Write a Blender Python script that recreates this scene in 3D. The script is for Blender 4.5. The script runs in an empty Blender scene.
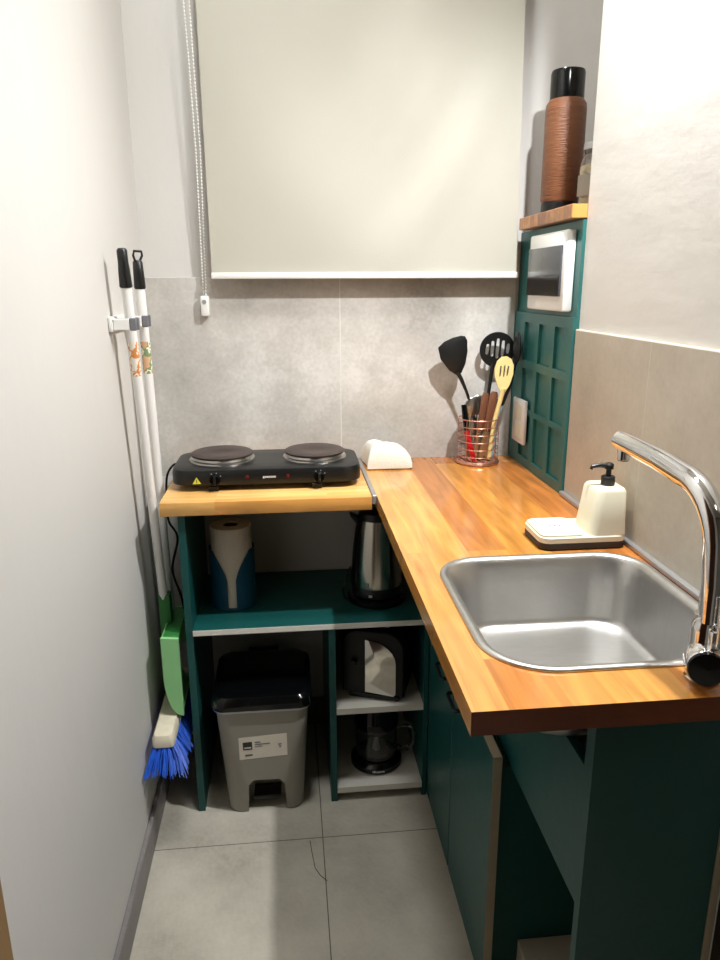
import bpy, bmesh, math, random
from mathutils import Vector, Matrix
random.seed(7)
PI = math.pi
scn = bpy.context.scene
col = scn.collection

# ------------------------------------------------------------------ materials
def lin(h):
    h = h.lstrip('#'); r = []
    for i in (0, 2, 4):
        c = int(h[i:i+2], 16)/255
        r.append(c/12.92 if c <= .04045 else ((c+.055)/1.055)**2.4)
    return (*r, 1)

def base_mat(name):
    m = bpy.data.materials.new(name); m.use_nodes = True
    nt = m.node_tree; b = nt.nodes['Principled BSDF']
    return m, nt, b

def mat(name, c, rough=.5, metal=0, var=.08, scale=8, bump=0, bscale=60, coat=0, stretch=(1, 1, 1), trans=0, ior=1.45, emit=None, es=0, sheen=0, aniso=0, spec=None):
    m, nt, b = base_mat(name); N = nt.nodes; L = nt.links
    tc = N.new('ShaderNodeTexCoord'); mp = N.new('ShaderNodeMapping'); mp.inputs['Scale'].default_value = stretch
    L.new(tc.outputs['Object'], mp.inputs['Vector'])
    nz = N.new('ShaderNodeTexNoise'); nz.inputs['Scale'].default_value = scale; nz.inputs['Detail'].default_value = 5
    L.new(mp.outputs[0], nz.inputs['Vector'])
    c = lin(c) if isinstance(c, str) else c
    mx = N.new('ShaderNodeMix'); mx.data_type = 'RGBA'
    mx.inputs[6].default_value = tuple(x*(1-var) for x in c[:3])+(1,)
    mx.inputs[7].default_value = tuple(min(1, x*(1+var)) for x in c[:3])+(1,)
    L.new(nz.outputs['Fac'], mx.inputs[0]); L.new(mx.outputs[2], b.inputs['Base Color'])
    b.inputs['Roughness'].default_value = rough; b.inputs['Metallic'].default_value = metal
    b.inputs['Coat Weight'].default_value = coat
    b.inputs['Transmission Weight'].default_value = trans; b.inputs['IOR'].default_value = ior
    b.inputs['Sheen Weight'].default_value = sheen
    if spec is not None: b.inputs['Specular IOR Level'].default_value = spec
    if aniso: b.inputs['Anisotropic'].default_value = aniso
    if emit: b.inputs['Emission Color'].default_value = lin(emit); b.inputs['Emission Strength'].default_value = es
    if bump:
        n2 = N.new('ShaderNodeTexNoise'); n2.inputs['Scale'].default_value = bscale; n2.inputs['Detail'].default_value = 4
        L.new(mp.outputs[0], n2.inputs['Vector'])
        bp = N.new('ShaderNodeBump'); bp.inputs['Strength'].default_value = bump; bp.inputs['Distance'].default_value = .01
        L.new(n2.outputs['Fac'], bp.inputs['Height']); L.new(bp.outputs[0], b.inputs['Normal'])
    return m

def ramp(N, stops):
    r = N.new('ShaderNodeValToRGB'); e = r.color_ramp.elements
    while len(e) > 1: e.remove(e[-1])
    e[0].position = stops[0][0]; e[0].color = lin(stops[0][1])
    for p_, c_ in stops[1:]:
        k = e.new(p_); k.color = lin(c_)
    return r

def wood(name, cols, along='y', plank=.075, length=.6, rough=.25, coat=.3, grain=1.0):
    """boards glued side by side, running along x or y"""
    m, nt, b = base_mat(name); N = nt.nodes; L = nt.links
    tc = N.new('ShaderNodeTexCoord'); sp = N.new('ShaderNodeSeparateXYZ'); cb = N.new('ShaderNodeCombineXYZ')
    L.new(tc.outputs['Object'], sp.inputs[0])
    a, c = ('Y', 'X') if along == 'y' else ('X', 'Y')
    L.new(sp.outputs[a], cb.inputs['X']); L.new(sp.outputs[c], cb.inputs['Y']); L.new(sp.outputs['Z'], cb.inputs['Z'])
    br = N.new('ShaderNodeTexBrick'); br.offset = .37; br.squash = 1
    br.inputs['Color1'].default_value = (0, 0, 0, 1); br.inputs['Color2'].default_value = (1, 1, 1, 1)
    br.inputs['Mortar'].default_value = (.2, .2, .2, 1)
    br.inputs['Scale'].default_value = 1; br.inputs['Mortar Size'].default_value = .0006; br.inputs['Mortar Smooth'].default_value = .2
    br.inputs['Brick Width'].default_value = length; br.inputs['Row Height'].default_value = plank
    br.inputs['Bias'].default_value = 0
    mpb = N.new('ShaderNodeMapping'); mpb.inputs['Location'].default_value = (.13, .021, 0)
    L.new(cb.outputs[0], mpb.inputs[0]); L.new(mpb.outputs[0], br.inputs['Vector'])
    cr = ramp(N, cols); L.new(br.outputs['Color'], cr.inputs[0])
    # long grain
    mp = N.new('ShaderNodeMapping'); mp.inputs['Scale'].default_value = (3.2, 34, 34)
    L.new(cb.outputs[0], mp.inputs[0])
    # shift the grain per board
    ad = N.new('ShaderNodeVectorMath'); ad.operation = 'MULTIPLY_ADD'
    L.new(br.outputs['Color'], ad.inputs[0]); ad.inputs[1].default_value = (9, 5, 3); L.new(mp.outputs[0], ad.inputs[2])
    nz = N.new('ShaderNodeTexNoise'); nz.inputs['Scale'].default_value = 1; nz.inputs['Detail'].default_value = 6; nz.inputs['Distortion'].default_value = .9
    L.new(ad.outputs[0], nz.inputs['Vector'])
    gr = N.new('ShaderNodeMapRange'); gr.inputs[1].default_value = .3; gr.inputs[2].default_value = .72
    gr.inputs[3].default_value = 1-.38*grain; gr.inputs[4].default_value = 1+.14*grain
    L.new(nz.outputs['Fac'], gr.inputs[0])
    n2 = N.new('ShaderNodeTexNoise'); n2.inputs['Scale'].default_value = 7; n2.inputs['Detail'].default_value = 3
    L.new(cb.outputs[0], n2.inputs['Vector'])
    g2 = N.new('ShaderNodeMapRange'); g2.inputs[1].default_value = .3; g2.inputs[2].default_value = .7; g2.inputs[3].default_value = .88; g2.inputs[4].default_value = 1.1
    L.new(n2.outputs['Fac'], g2.inputs[0])
    mu0 = N.new('ShaderNodeMath'); mu0.operation = 'MULTIPLY'; L.new(gr.outputs[0], mu0.inputs[0]); L.new(g2.outputs[0], mu0.inputs[1])
    mu = N.new('ShaderNodeVectorMath'); mu.operation = 'SCALE'
    L.new(cr.outputs[0], mu.inputs[0]); L.new(mu0.outputs[0], mu.inputs['Scale'])
    L.new(mu.outputs[0], b.inputs['Base Color'])
    b.inputs['Roughness'].default_value = rough; b.inputs['Coat Weight'].default_value = coat; b.inputs['Coat Roughness'].default_value = .12
    return m

def cement(name, cols, joints=(), axis='X', jw=.0016, jcol='#8b867c', rough=.45, scale=2.2, spec=.35):
    """large cement-look tiles with grout joints at given coordinates: joints = [(axis, value)]"""
    m, nt, b = base_mat(name); N = nt.nodes; L = nt.links
    geo = N.new('ShaderNodeNewGeometry'); sp = N.new('ShaderNodeSeparateXYZ'); L.new(geo.outputs['Position'], sp.inputs[0])
    n1 = N.new('ShaderNodeTexNoise'); n1.inputs['Scale'].default_value = scale; n1.inputs['Detail'].default_value = 9; n1.inputs['Roughness'].default_value = .62
    L.new(geo.outputs['Position'], n1.inputs['Vector'])
    n2 = N.new('ShaderNodeTexNoise'); n2.inputs['Scale'].default_value = 95; n2.inputs['Detail'].default_value = 4
    L.new(geo.outputs['Position'], n2.inputs['Vector'])
    mm = N.new('ShaderNodeMath'); mm.operation = 'MULTIPLY_ADD'; L.new(n2.outputs['Fac'], mm.inputs[0]); mm.inputs[1].default_value = .17
    sb = N.new('ShaderNodeMath'); sb.operation = 'SUBTRACT'; L.new(n1.outputs['Fac'], sb.inputs[0]); sb.inputs[1].default_value = .085
    L.new(sb.outputs[0], mm.inputs[2])
    cr = ramp(N, cols); L.new(mm.outputs[0], cr.inputs[0])
    last = cr.outputs[0]
    for (ax, v) in joints:
        s = N.new('ShaderNodeMath'); s.operation = 'SUBTRACT'; L.new(sp.outputs[ax], s.inputs[0]); s.inputs[1].default_value = v
        a = N.new('ShaderNodeMath'); a.operation = 'ABSOLUTE'; L.new(s.outputs[0], a.inputs[0])
        l = N.new('ShaderNodeMath'); l.operation = 'LESS_THAN'; L.new(a.outputs[0], l.inputs[0]); l.inputs[1].default_value = jw
        x = N.new('ShaderNodeMix'); x.data_type = 'RGBA'; L.new(l.outputs[0], x.inputs[0]); L.new(last, x.inputs[6]); x.inputs[7].default_value = lin(jcol)
        last = x.outputs[2]
    L.new(last, b.inputs['Base Color']); b.inputs['Roughness'].default_value = rough; b.inputs['Specular IOR Level'].default_value = spec
    return m

M = {}
M['wall'] = mat('wall_paint', '#cbc8c3', .75, var=.03, scale=2.5, bump=.25, bscale=11, stretch=(1, 1, .55))
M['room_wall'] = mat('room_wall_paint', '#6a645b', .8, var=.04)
M['wall_r'] = mat('plaster_paint', '#d9d5ce', .6, var=.03, scale=3, bump=.12, bscale=7, stretch=(1, 1.0, 2.6))
M['ceil'] = mat('ceiling_paint', '#dedad2', .8, var=.02)
M['tile_b'] = cement('back_cement_tile', [(.34, '#9a968f'), (.45, '#b3afa8'), (.55, '#c3bfb8'), (.66, '#d8d5cf')], [('X', .557)], jcol='#d8d6d0', jw=.0014)
M['tile_r'] = cement('side_cement_tile', [(.3, '#a69c8d'), (.46, '#b6ac9c'), (.6, '#c2b9aa'), (.75, '#ccc5b8')], [('Y', -.83)], jcol='#c9c3b6', jw=.0012)  # beige tint puts the warm light on this wall into the tile colour
M['tile_f'] = cement('floor_cement_tile', [(.3, '#989283'), (.44, '#b0aa9c'), (.56, '#bdb7a8'), (.7, '#c8c3b4')], [('X', .456), ('Y', -.536), ('X', 1.056), ('Y', -1.136), ('Y', -1.736), ('X', 1.656), ('Y', .064)], jcol='#5f5a50', jw=.0013, rough=.5, scale=3)
M['bb'] = cement('baseboard_tile', [(.3, '#6f6a68'), (.5, '#7c7775'), (.7, '#888380')], scale=6)
M['skirt'] = cement('skirting_tile', [(.3, '#5e5a52'), (.5, '#6c675e'), (.7, '#78736a')], scale=6)
M['green'] = mat('teal_paint', '#114c49', .38, var=.1, scale=5, bump=.08, bscale=30)
M['green_l'] = mat('teal_panel_paint', '#29625e', .38, var=.08, scale=7, bump=.06, bscale=25)
M['green_d'] = mat('teal_interior_paint', '#0a3c3b', .45, var=.1, scale=5)
M['white_edge'] = mat('white_laminate', '#dedacf', .5, var=.03)
M['raw'] = mat('raw_board_edge', '#b5a88f', .7, var=.12, scale=25)
M['wood_main'] = wood('varnished_plank_wood', [(0, '#ac5e2c'), (.22, '#d8913f'), (.5, '#e3a24f'), (.75, '#c97a38'), (1, '#ecb25e')], 'y', .083, 1.15, .2, .4)
M['wood_side'] = wood('pale_strip_wood', [(0, '#dd9c50'), (.5, '#e8b062'), (1, '#f0c079')], 'x', .027, .45, .35, .2, grain=.7)
M['wood_shelf'] = wood('shelf_block_wood', [(0, '#8a5636'), (.5, '#a86f48'), (1, '#c98b4f')], 'x', .03, .5, .4, .2)
M['wood_shelf_end'] = mat('shelf_end_wood', '#c98a48', .45, var=.12, scale=6, stretch=(6, 1, 1))
M['black'] = mat('black_plastic', '#0b0c0d', .35, var=.1)
M['black_g'] = mat('gloss_black_plastic', '#060708', .12, var=.1)
M['hob'] = mat('hob_enamel', '#121313', .36, var=.06, scale=20)
M['plate'] = mat('cast_iron_plate', '#463a36', .45, var=.25, scale=14, metal=.3)
M['steel'] = mat('brushed_steel', '#b8b6b2', .28, 1, var=.06, scale=6, stretch=(1, 20, 1), bump=.03, bscale=40)
M['sink'] = mat('sink_steel', '#c6c5c2', .36, 1, var=.08, scale=22, stretch=(1, 4, 1), bump=.05, bscale=70)
M['kettle'] = mat('kettle_steel', '#bdb6aa', .2, 1, var=.05, scale=4, stretch=(40, 40, 1))
M['chrome'] = mat('polished_chrome', '#e4e4e4', .05, 1, var=.01)
M['alu'] = mat('aluminium_strip', '#b4b4b4', .4, .7, var=.05)
M['cream'] = mat('cream_plastic', '#e6e0c8', .4, var=.02)
M['dkbrown'] = mat('dark_tray_plastic', '#2b2119', .5, var=.1)
M['white'] = mat('white_plastic', '#e6e5e0', .35, var=.02)
M['whitem'] = mat('white_painted_tube', '#eae9e6', .3, var=.02)
M['grey_rub'] = mat('grey_rubber', '#6d6d72', .6)
M['blind'] = mat('blind_fabric', '#b0ada0', .6, var=.035, scale=4, bump=.05, bscale=300)
M['green_pl'] = mat('light_green_plastic', '#93d08f', .35, var=.06)
M['green_pd'] = mat('green_socket_plastic', '#2f7437', .4, var=.06)
M['brushw'] = mat('worn_brush_body', '#d8cfb8', .55, var=.35, scale=18)
M['blue'] = mat('blue_bristle', '#2b62d2', .5, var=.3, scale=60)
M['roll'] = mat('paper_towel', '#c9bfae', .9, var=.04, bump=.2, bscale=90)
M['holder'] = mat('blue_holder_plastic', '#10455c', .45, var=.1)
M['card'] = mat('cardboard_tube', '#4a3a2c', .9)
M['bin'] = mat('grey_bin_plastic', '#a09b90', .5, var=.03)
M['label'] = mat('bin_label_paper', '#ece4d4', .6, var=.04, scale=30)
M['ink'] = mat('printed_ink', '#3a3630', .7)
M['yellow'] = mat('warning_yellow', '#d8d43a', .5)
M['red_led'] = mat('red_indicator', '#5a1418', .25)
M['towel'] = mat('white_terry_cloth', '#e6e1d3', .95, var=.05, scale=30, bump=.25, bscale=220, sheen=.3)
M['towel_e'] = mat('tan_cloth_edge', '#cbb08a', .95, var=.1, scale=30)
M['copper'] = mat('copper_wire', '#cf9a86', .28, .9, var=.08)
M['nylon'] = mat('black_nylon', '#151616', .38, var=.1)
M['pale_wood'] = mat('pale_spoon_wood', '#ecd692', .5, var=.08, scale=9, stretch=(5, 5, 1))
M['knife_wood'] = mat('brown_handle_wood', '#6f4630', .45, var=.3, scale=16, stretch=(5, 5, 1))
M['olive_wood'] = mat('olive_handle_wood', '#6e5a34', .5, var=.2, scale=16)
M['red'] = mat('red_handle', '#c01822', .35)
M['lblue'] = mat('light_blue_handle', '#8db9c6', .4)
M['glass'] = mat('clear_glass', '#f2f2f2', .03, trans=1, ior=1.45, var=0)
M['smoke'] = mat('smoked_plastic', '#4c4e52', .15, var=.05)
M['smoke_d'] = mat('dark_smoked_plastic', '#1d1e20', .15, var=.05)
M['thermos'] = mat('woven_brown_leather', '#74492f', .38, var=.3, scale=26, stretch=(.5, .5, 6), bump=.35, bscale=60)
M['jarfill'] = mat('oat_jar_contents', '#cdbb92', .9, var=.3, scale=60)
M['jarlab'] = mat('grey_jar_label', '#8c8577', .7)
M['dkwood'] = mat('dark_brown_wood', '#2a120b', .4, var=.25, scale=10, stretch=(6, 6, 1))
M['dfwood'] = mat('door_frame_wood', '#8a6a42', .5, var=.2, scale=8, stretch=(4, 4, 1))
M['shelfbox'] = mat('beige_laminate', '#a79f8c', .6, var=.04)
M['lens'] = mat('lamp_lens', '#ffffff', .5, emit='#fff2dc', es=6)
M['mirror'] = mat('toaster_chrome', '#d8d4cc', .1, 1, var=.05, scale=9)
M['ink_w'] = mat('white_print', '#c9c9c9', .6)
M['bead'] = mat('bead_chain_plastic', '#f2f0e8', .4)

def sticker(name, c1, c2):
    m, nt, b = base_mat(name); N = nt.nodes; L = nt.links
    tc = N.new('ShaderNodeTexCoord'); v = N.new('ShaderNodeTexNoise'); v.inputs['Scale'].default_value = 38; v.inputs['Detail'].default_value = 3
    L.new(tc.outputs['Object'], v.inputs['Vector'])
    r = ramp(N, [(.36, c2), (.46, c1), (.53, '#f2ead6'), (.6, c1), (.7, '#3d4a3a')]); r.color_ramp.interpolation = 'CONSTANT'
    L.new(v.outputs['Fac'], r.inputs[0]); L.new(r.outputs[0], b.inputs['Base Color']); b.inputs['Roughness'].default_value = .4
    return m
M['stick_o'] = sticker('orange_printed_sticker', '#d98a4a', '#ece6d8')
M['stick_g'] = sticker('green_printed_sticker', '#7d9468', '#dcae88')

# ------------------------------------------------------------------ mesh tools
class MB:
    def __init__(s): s.bm = bmesh.new(); s.smooth_all = False
    def _xf(s, vs, R):
        if R is not None:
            for v in vs: v.co = R @ v.co
    def box(s, x0, x1, y0, y1, z0, z1, bev=0, seg=2, R=None):
        r = bmesh.ops.create_cube(s.bm, size=1); vs = r['verts']
        for v in vs: v.co = Vector(((x0+x1)/2+v.co.x*(x1-x0), (y0+y1)/2+v.co.y*(y1-y0), (z0+z1)/2+v.co.z*(z1-z0)))
        if bev:
            es = list({e for v in vs for e in v.link_edges})
            rr = bmesh.ops.bevel(s.bm, geom=es, offset=bev, segments=seg, profile=.5, affect='EDGES')
            vs = list({v for f in rr['faces'] for v in f.verts} | {v for v in vs if v.is_valid})
            allv = set(vs)
            for v in list(allv):
                for e in v.link_edges: allv.update(e.verts)
            vs = list(allv)
        s._xf(vs, R); return s
    def rings(s, rings, cap=True, closed=True):
        vr = [[s.bm.verts.new(p) for p in r] for r in rings]
        n = len(vr[0])
        for a, b in zip(vr, vr[1:]):
            for i in range(n if closed else n-1):
                j = (i+1) % n
                try: s.bm.faces.new((a[i], a[j], b[j], b[i]))
                except ValueError: pass
        if cap:
            s.bm.faces.new(list(reversed(vr[0]))); s.bm.faces.new(vr[-1])
        return s
    def lathe(s, prof, c=(0, 0, 0), n=40, cap=True, R=None):
        rs = []
        for r, z in prof:
            ring = []
            for i in range(n):
                a = 2*PI*i/n; p = Vector((r*math.cos(a), r*math.sin(a), z))
                if R is not None: p = R @ p
                ring.append(p+Vector(c))
            rs.append(ring)
        return s.rings(rs, cap)
    def cyl(s, p0, p1, r, r2=None, n=24, cap=True):
        return s.tube([p0, p1], [r, r if r2 is None else r2], n, cap)
    def tube(s, pts, r, n=10, cap=True, flat=None):
        pts = [Vector(p) for p in pts]
        if not isinstance(r, (list, tuple)): r = [r]*len(pts)
        rings = []; up = None
        for i, p in enumerate(pts):
            t = (pts[min(i+1, len(pts)-1)]-pts[max(i-1, 0)])
            if t.length < 1e-9: t = Vector((0, 0, 1))
            t.normalize()
            if up is None: up = Vector((0, 1, 0)) if abs(t.y) < .9 else Vector((1, 0, 0))
            a = up-t*up.dot(t); a.normalize(); up = a; b = t.cross(a)
            fa = 1 if flat is None else flat
            rings.append([p+(a*math.cos(2*PI*k/n)*fa+b*math.sin(2*PI*k/n))*r[i] for k in range(n)])
        return s.rings(rings, cap)
    def torus(s, c, R, r, n=48, m=8, axis='z', R2=None):
        vr = []
        for i in range(n):
            a = 2*PI*i/n; ring = []
            for k in range(m):
                t = 2*PI*k/m; q = R+r*math.cos(t); q2 = (R2 or R)+r*math.cos(t)
                if axis == 'z': p = (q*math.cos(a), q2*math.sin(a), r*math.sin(t))
                elif axis == 'y': p = (q*math.cos(a), r*math.sin(t), q2*math.sin(a))
                else: p = (r*math.sin(t), q*math.cos(a), q2*math.sin(a))
                ring.append(s.bm.verts.new(Vector(c)+Vector(p)))
            vr.append(ring)
        for i in range(n):
            A, B = vr[i], vr[(i+1) % n]
            for k in range(m):
                j = (k+1) % m; s.bm.faces.new((A[k], A[j], B[j], B[k]))
        return s
    def prism(s, pts, axis, a, b, holes=(), bev=0, R=None):
        """2D outline (with optional holes) extruded along an axis from a to b; pts are in the two other axes in x,y,z order"""
        def P(q, t):
            if axis == 'x': return Vector((t, q[0], q[1]))
            if axis == 'y': return Vector((q[0], t, q[1]))
            return Vector((q[0], q[1], t))
        tmp = bmesh.new(); loops = []
        for lp in [pts]+list(holes):
            vs = [tmp.verts.new(P(q, a)) for q in lp]
            loops.append([tmp.edges.new((vs[i], vs[(i+1) % len(vs)])) for i in range(len(vs))])
        if holes: bmesh.ops.triangle_fill(tmp, use_beauty=True, edges=[e for l in loops for e in l])
        else: tmp.faces.new([v for v in tmp.verts])
        top = bmesh.ops.extrude_face_region(tmp, geom=list(tmp.faces))
        d = P((0, 0), b)-P((0, 0), a)
        for v in top['geom']:
            if isinstance(v, bmesh.types.BMVert): v.co += d
        bmesh.ops.recalc_face_normals(tmp, faces=tmp.faces)
        if bev:
            es = [e for e in tmp.edges if len(e.link_faces) == 2 and e.calc_face_angle(0) > .6]
            bmesh.ops.bevel(tmp, geom=es, offset=bev, segments=2, profile=.5, affect='EDGES')
        if R is not None:
            for v in tmp.verts: v.co = R @ v.co
        me = bpy.data.meshes.new('t'); tmp.to_mesh(me); tmp.free(); s.bm.from_mesh(me); bpy.data.meshes.remove(me)
        return s
    def sphere(s, c, r, sc=(1, 1, 1), u=16, v=10):
        q = bmesh.ops.create_uvsphere(s.bm, u_segments=u, v_segments=v, radius=r)
        for w in q['verts']: w.co = Vector((w.co.x*sc[0]+c[0], w.co.y*sc[1]+c[1], w.co.z*sc[2]+c[2]))
        return s
    def xf(s, R):
        for v in s.bm.verts: v.co = R @ v.co
        return s

WL = {}
def obj(name, mb, m, parent=None, smooth=35, origin=None, base=True):
    bm = mb.bm
    bmesh.ops.recalc_face_normals(bm, faces=bm.faces)
    xs = [v.co.x for v in bm.verts]; ys = [v.co.y for v in bm.verts]; zs = [v.co.z for v in bm.verts]
    o3 = Vector(origin) if origin else Vector(((min(xs)+max(xs))/2, (min(ys)+max(ys))/2, min(zs)))
    for v in bm.verts: v.co -= o3
    me = bpy.data.meshes.new(name); bm.to_mesh(me); bm.free()
    for mm in (m if isinstance(m, (list, tuple)) else [m]): me.materials.append(mm)
    if smooth:
        for p in me.polygons: p.use_smooth = True
        try: me.set_sharp_from_angle(angle=math.radians(smooth))
        except Exception: pass
    o = bpy.data.objects.new(name, me); col.objects.link(o)
    if parent is not None:
        o.parent = parent; o.location = o3-WL[parent.name]
    else: o.location = o3
    WL[o.name] = o3
    return o
def thing(name, loc, label, cat, group=None):
    o = bpy.data.objects.new(name, None); o.empty_display_size = .05; col.objects.link(o); o.location = loc
    WL[o.name] = Vector(loc); o['label'] = label; o['category'] = cat
    if group: o['group'] = group
    return o
def tag(o, label, cat, group=None):
    o['label'] = label; o['category'] = cat
    if group: o['group'] = group
    return o
def struct(name, mb, m, smooth=None):
    o = obj(name, mb, m, None, smooth); o['kind'] = 'structure'; return o
def rrect(x0, x1, y0, y1, r, n=8):
    if not isinstance(r, (list, tuple)): r = [r]*4
    pts = []
    for (cx, cy, a0, rr) in ((x1-r[0], y1-r[0], 0, r[0]), (x0+r[1], y1-r[1], 90, r[1]), (x0+r[2], y0+r[2], 180, r[2]), (x1-r[3], y0+r[3], 270, r[3])):
        for i in range(n+1):
            a = math.radians(a0+90*i/n); pts.append((cx+rr*math.cos(a), cy+rr*math.sin(a)))
    return pts
def r3(pts, z): return [Vector((x, y, z)) for x, y in pts]
def boolean(mb_a, mb_b, op='DIFFERENCE'):
    os_ = []
    for m_ in (mb_a, mb_b):
        bmesh.ops.recalc_face_normals(m_.bm, faces=m_.bm.faces)
        me = bpy.data.meshes.new('b'); m_.bm.to_mesh(me); o = bpy.data.objects.new('b', me); col.objects.link(o); os_.append(o)
    md = os_[0].modifiers.new('b', 'BOOLEAN'); md.object = os_[1]; md.operation = op; md.solver = 'EXACT'
    dg = bpy.context.evaluated_depsgraph_get(); dg.update()
    me = bpy.data.meshes.new_from_object(os_[0].evaluated_get(dg))
    out = MB(); out.bm.from_mesh(me)
    for o in os_: bpy.data.objects.remove(o)
    return out
def dup(root, loc, label, name=None):
    r = root.copy(); col.objects.link(r); r.location = loc; r['label'] = label; WL[r.name] = Vector(loc)
    for ch in list(root.children):
        c = ch.copy(); col.objects.link(c); c.parent = r
    return r

# ------------------------------------------------------------------ the room
XR = 1.10; C = .92; CH = 2.9
struct('floor', MB().box(-.12, 2.72, -3.5, .12, -.1, 0), M['tile_f'])
struct('ceiling', MB().box(-.12, 2.72, -3.5, .12, CH, CH+.1), M['ceil'])
struct('wall_back', MB().box(-.12, 1.45, 0, .12, 0, CH), M['wall'])
struct('wall_left', MB().box(-.12, 0, -3.5, 0, 0, CH), M['wall'])
w = MB(); w.box(XR, 1.45, -1.55, -.455, 0, CH); w.box(1.33, 1.45, -.455, 0, 0, CH); w.box(1.105, 1.33, -.455, 0, 0, 1.585)
struct('wall_right', w, M['wall_r'])
struct('wall_side', MB().box(1.45, 2.72, -1.55, -1.45, 0, CH), M['room_wall'])
struct('wall_far_right', MB().box(2.6, 2.72, -3.5, -1.55, 0, CH), M['room_wall'])
struct('wall_rear', MB().box(-.12, 2.72, -3.5, -3.4, 0, CH), M['room_wall'])
# tiled wainscots
struct('trim_1', MB().box(0, 1.083, -.008, 0, .0, 1.462, .001, 1), M['tile_b'])
struct('trim_2', MB().box(XR-.010, XR, -1.54, -.457, .90, 1.335, .003, 2), M['tile_r'])
struct('trim_3', MB().box(XR-.022, XR-.010, -1.37, -.457, C+.0005, C+.012, .002, 1), M['alu'])
struct('baseboard_left', MB().box(0, .012, -1.365, -.01, 0, .085, .002, 1), M['bb'])
struct('baseboard_back', MB().box(.012, .76, -.018, -.008, 0, .10, .001, 1), M['skirt'])
struct('wall_below_back', MB().box(.0, 1.083, -.0095, -.0082, .10, .884), M['wall'])
struct('trim_4', MB().box(0.0005, .02, -1.47, -1.366, 0, 2.1, .003, 1), M['dfwood'])
struct('trim_5', MB().box(0.0005, .02, -2.42, -2.33, 0, 2.1, .003, 1), M['dfwood'])
struct('door_1', MB().box(0.0005, .014, -2.329, -1.471, .005, 2.1, .002, 1), M['dkwood'])

# ------------------------------------------------------------------ roller blind
bl = thing('roller_blind', (.63, -.06, 1.457), 'off-white roller blind pulled down over the back wall', 'blind')
f = MB(); nx, nz = 90, 80; BX0, BX1, BZ0, BZ1 = .199, 1.066, 1.468, 2.30
def by(u, v):
    w_ = math.sin(PI*v)**.6*math.sin(PI*min(1, max(0, u)))**.5
    d = .0045*math.sin(9*u+7*v+.6)+.0055*math.sin(17*u-11*v+1.2)*math.exp(-((u-.62)/.28)**2)+.0032*math.sin(30*u-18*v)*math.exp(-((u-.7)/.2)**2-((v-.45)/.3)**2)
    return -.056+d*w_
g = [[f.bm.verts.new((BX0-.003*j/nz+(BX1-BX0-.014*j/nz)*i/nx, by(i/nx, j/nz), BZ0+(BZ1-BZ0)*j/nz)) for i in range(nx+1)] for j in range(nz+1)]
gb = [[f.bm.verts.new((v.co.x, v.co.y+.0009, v.co.z)) for v in row] for row in g]
for j in range(nz):
    for i in range(nx):
        f.bm.faces.new((g[j][i], g[j][i+1], g[j+1][i+1], g[j+1][i])); f.bm.faces.new((gb[j][i], gb[j+1][i], gb[j+1][i+1], gb[j][i+1]))
for j in range(nz):
    f.bm.faces.new((g[j][0], g[j+1][0], gb[j+1][0], gb[j][0])); f.bm.faces.new((g[j][nx], gb[j][nx], gb[j+1][nx], g[j+1][nx]))
for i in range(nx): f.bm.faces.new((g[0][i], gb[0][i], gb[0][i+1], g[0][i+1]))
obj('fabric', f, M['blind'], bl, 80)
obj('bottom_rail', MB().box(.197, 1.069, -.064, -.048, 1.457, 1.474, .003, 2), M['white'], bl)
obj('roller_tube', MB().cyl((.18, -.05, 2.32), (1.075, -.05, 2.32), .021), M['white'], bl)
for bx_ in (.1685, 1.0765): obj('bracket', MB().box(bx_, bx_+.01, -.075, -.001, 2.28, 2.36, .002, 1), M['white'], bl)
ch = MB()
def strand(pts):
    n = 0; P = [Vector(p) for p in pts]; ch.tube(P, .0007, 5)
    for a, b in zip(P, P[1:]):
        L_ = (b-a).length; k = int(L_/.0085)
        for i in range(k): ch.sphere(a+(b-a)*(i/k), .0027, u=6, v=4)
strand([(.160, -.052, 2.31), (.170, -.05, 2.0), (.174, -.045, 1.78), (.169, -.024, 1.415)])
strand([(.178, -.058, 2.31), (.182, -.055, 2.0), (.186, -.05, 1.78), (.177, -.026, 1.425), (.175, -.024, 1.405)])
obj('bead_chain', ch, M['bead'], bl)
cl = MB(); cl.box(.160, .184, -.034, -.009, 1.355, 1.412, .005, 2); o = obj('chain_tensioner', cl, M['white'], bl)
obj('screw', MB().cyl((.171, -.0355, 1.395), (.171, -.033, 1.395), .006, n=14), M['alu'], bl)

# ------------------------------------------------------------------ broom, dustpan, holder
hd = thing('broom_holder', (.01, -.36, 1.34), 'white wall-mounted broom holder with grey grips on left wall', 'holder')
q = MB(); q.box(0.0005, .010, -.455, -.235, 1.338, 1.372, .003, 2); obj('mounting_bar', q, M['white'], hd)
obj('screw', MB().cyl((.0095, -.4505, 1.364), (.012, -.4505, 1.364), .003, n=12), M['alu'], hd)
for yy in (-.4295, -.285):
    for sg in (-1, 1):
        ya, yb = sorted((yy+sg*.015, yy+sg*.020))
        j = obj('clip_jaw', MB().box(.0102, .046, ya, yb, 1.342, 1.368, .0015, 1), M['white'], hd)
        obj('rubber_grip', MB().box(.0462, .062, ya-.0005, yb+.0005, 1.341, 1.369, .002, 1), M['grey_rub'], j)

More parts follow.
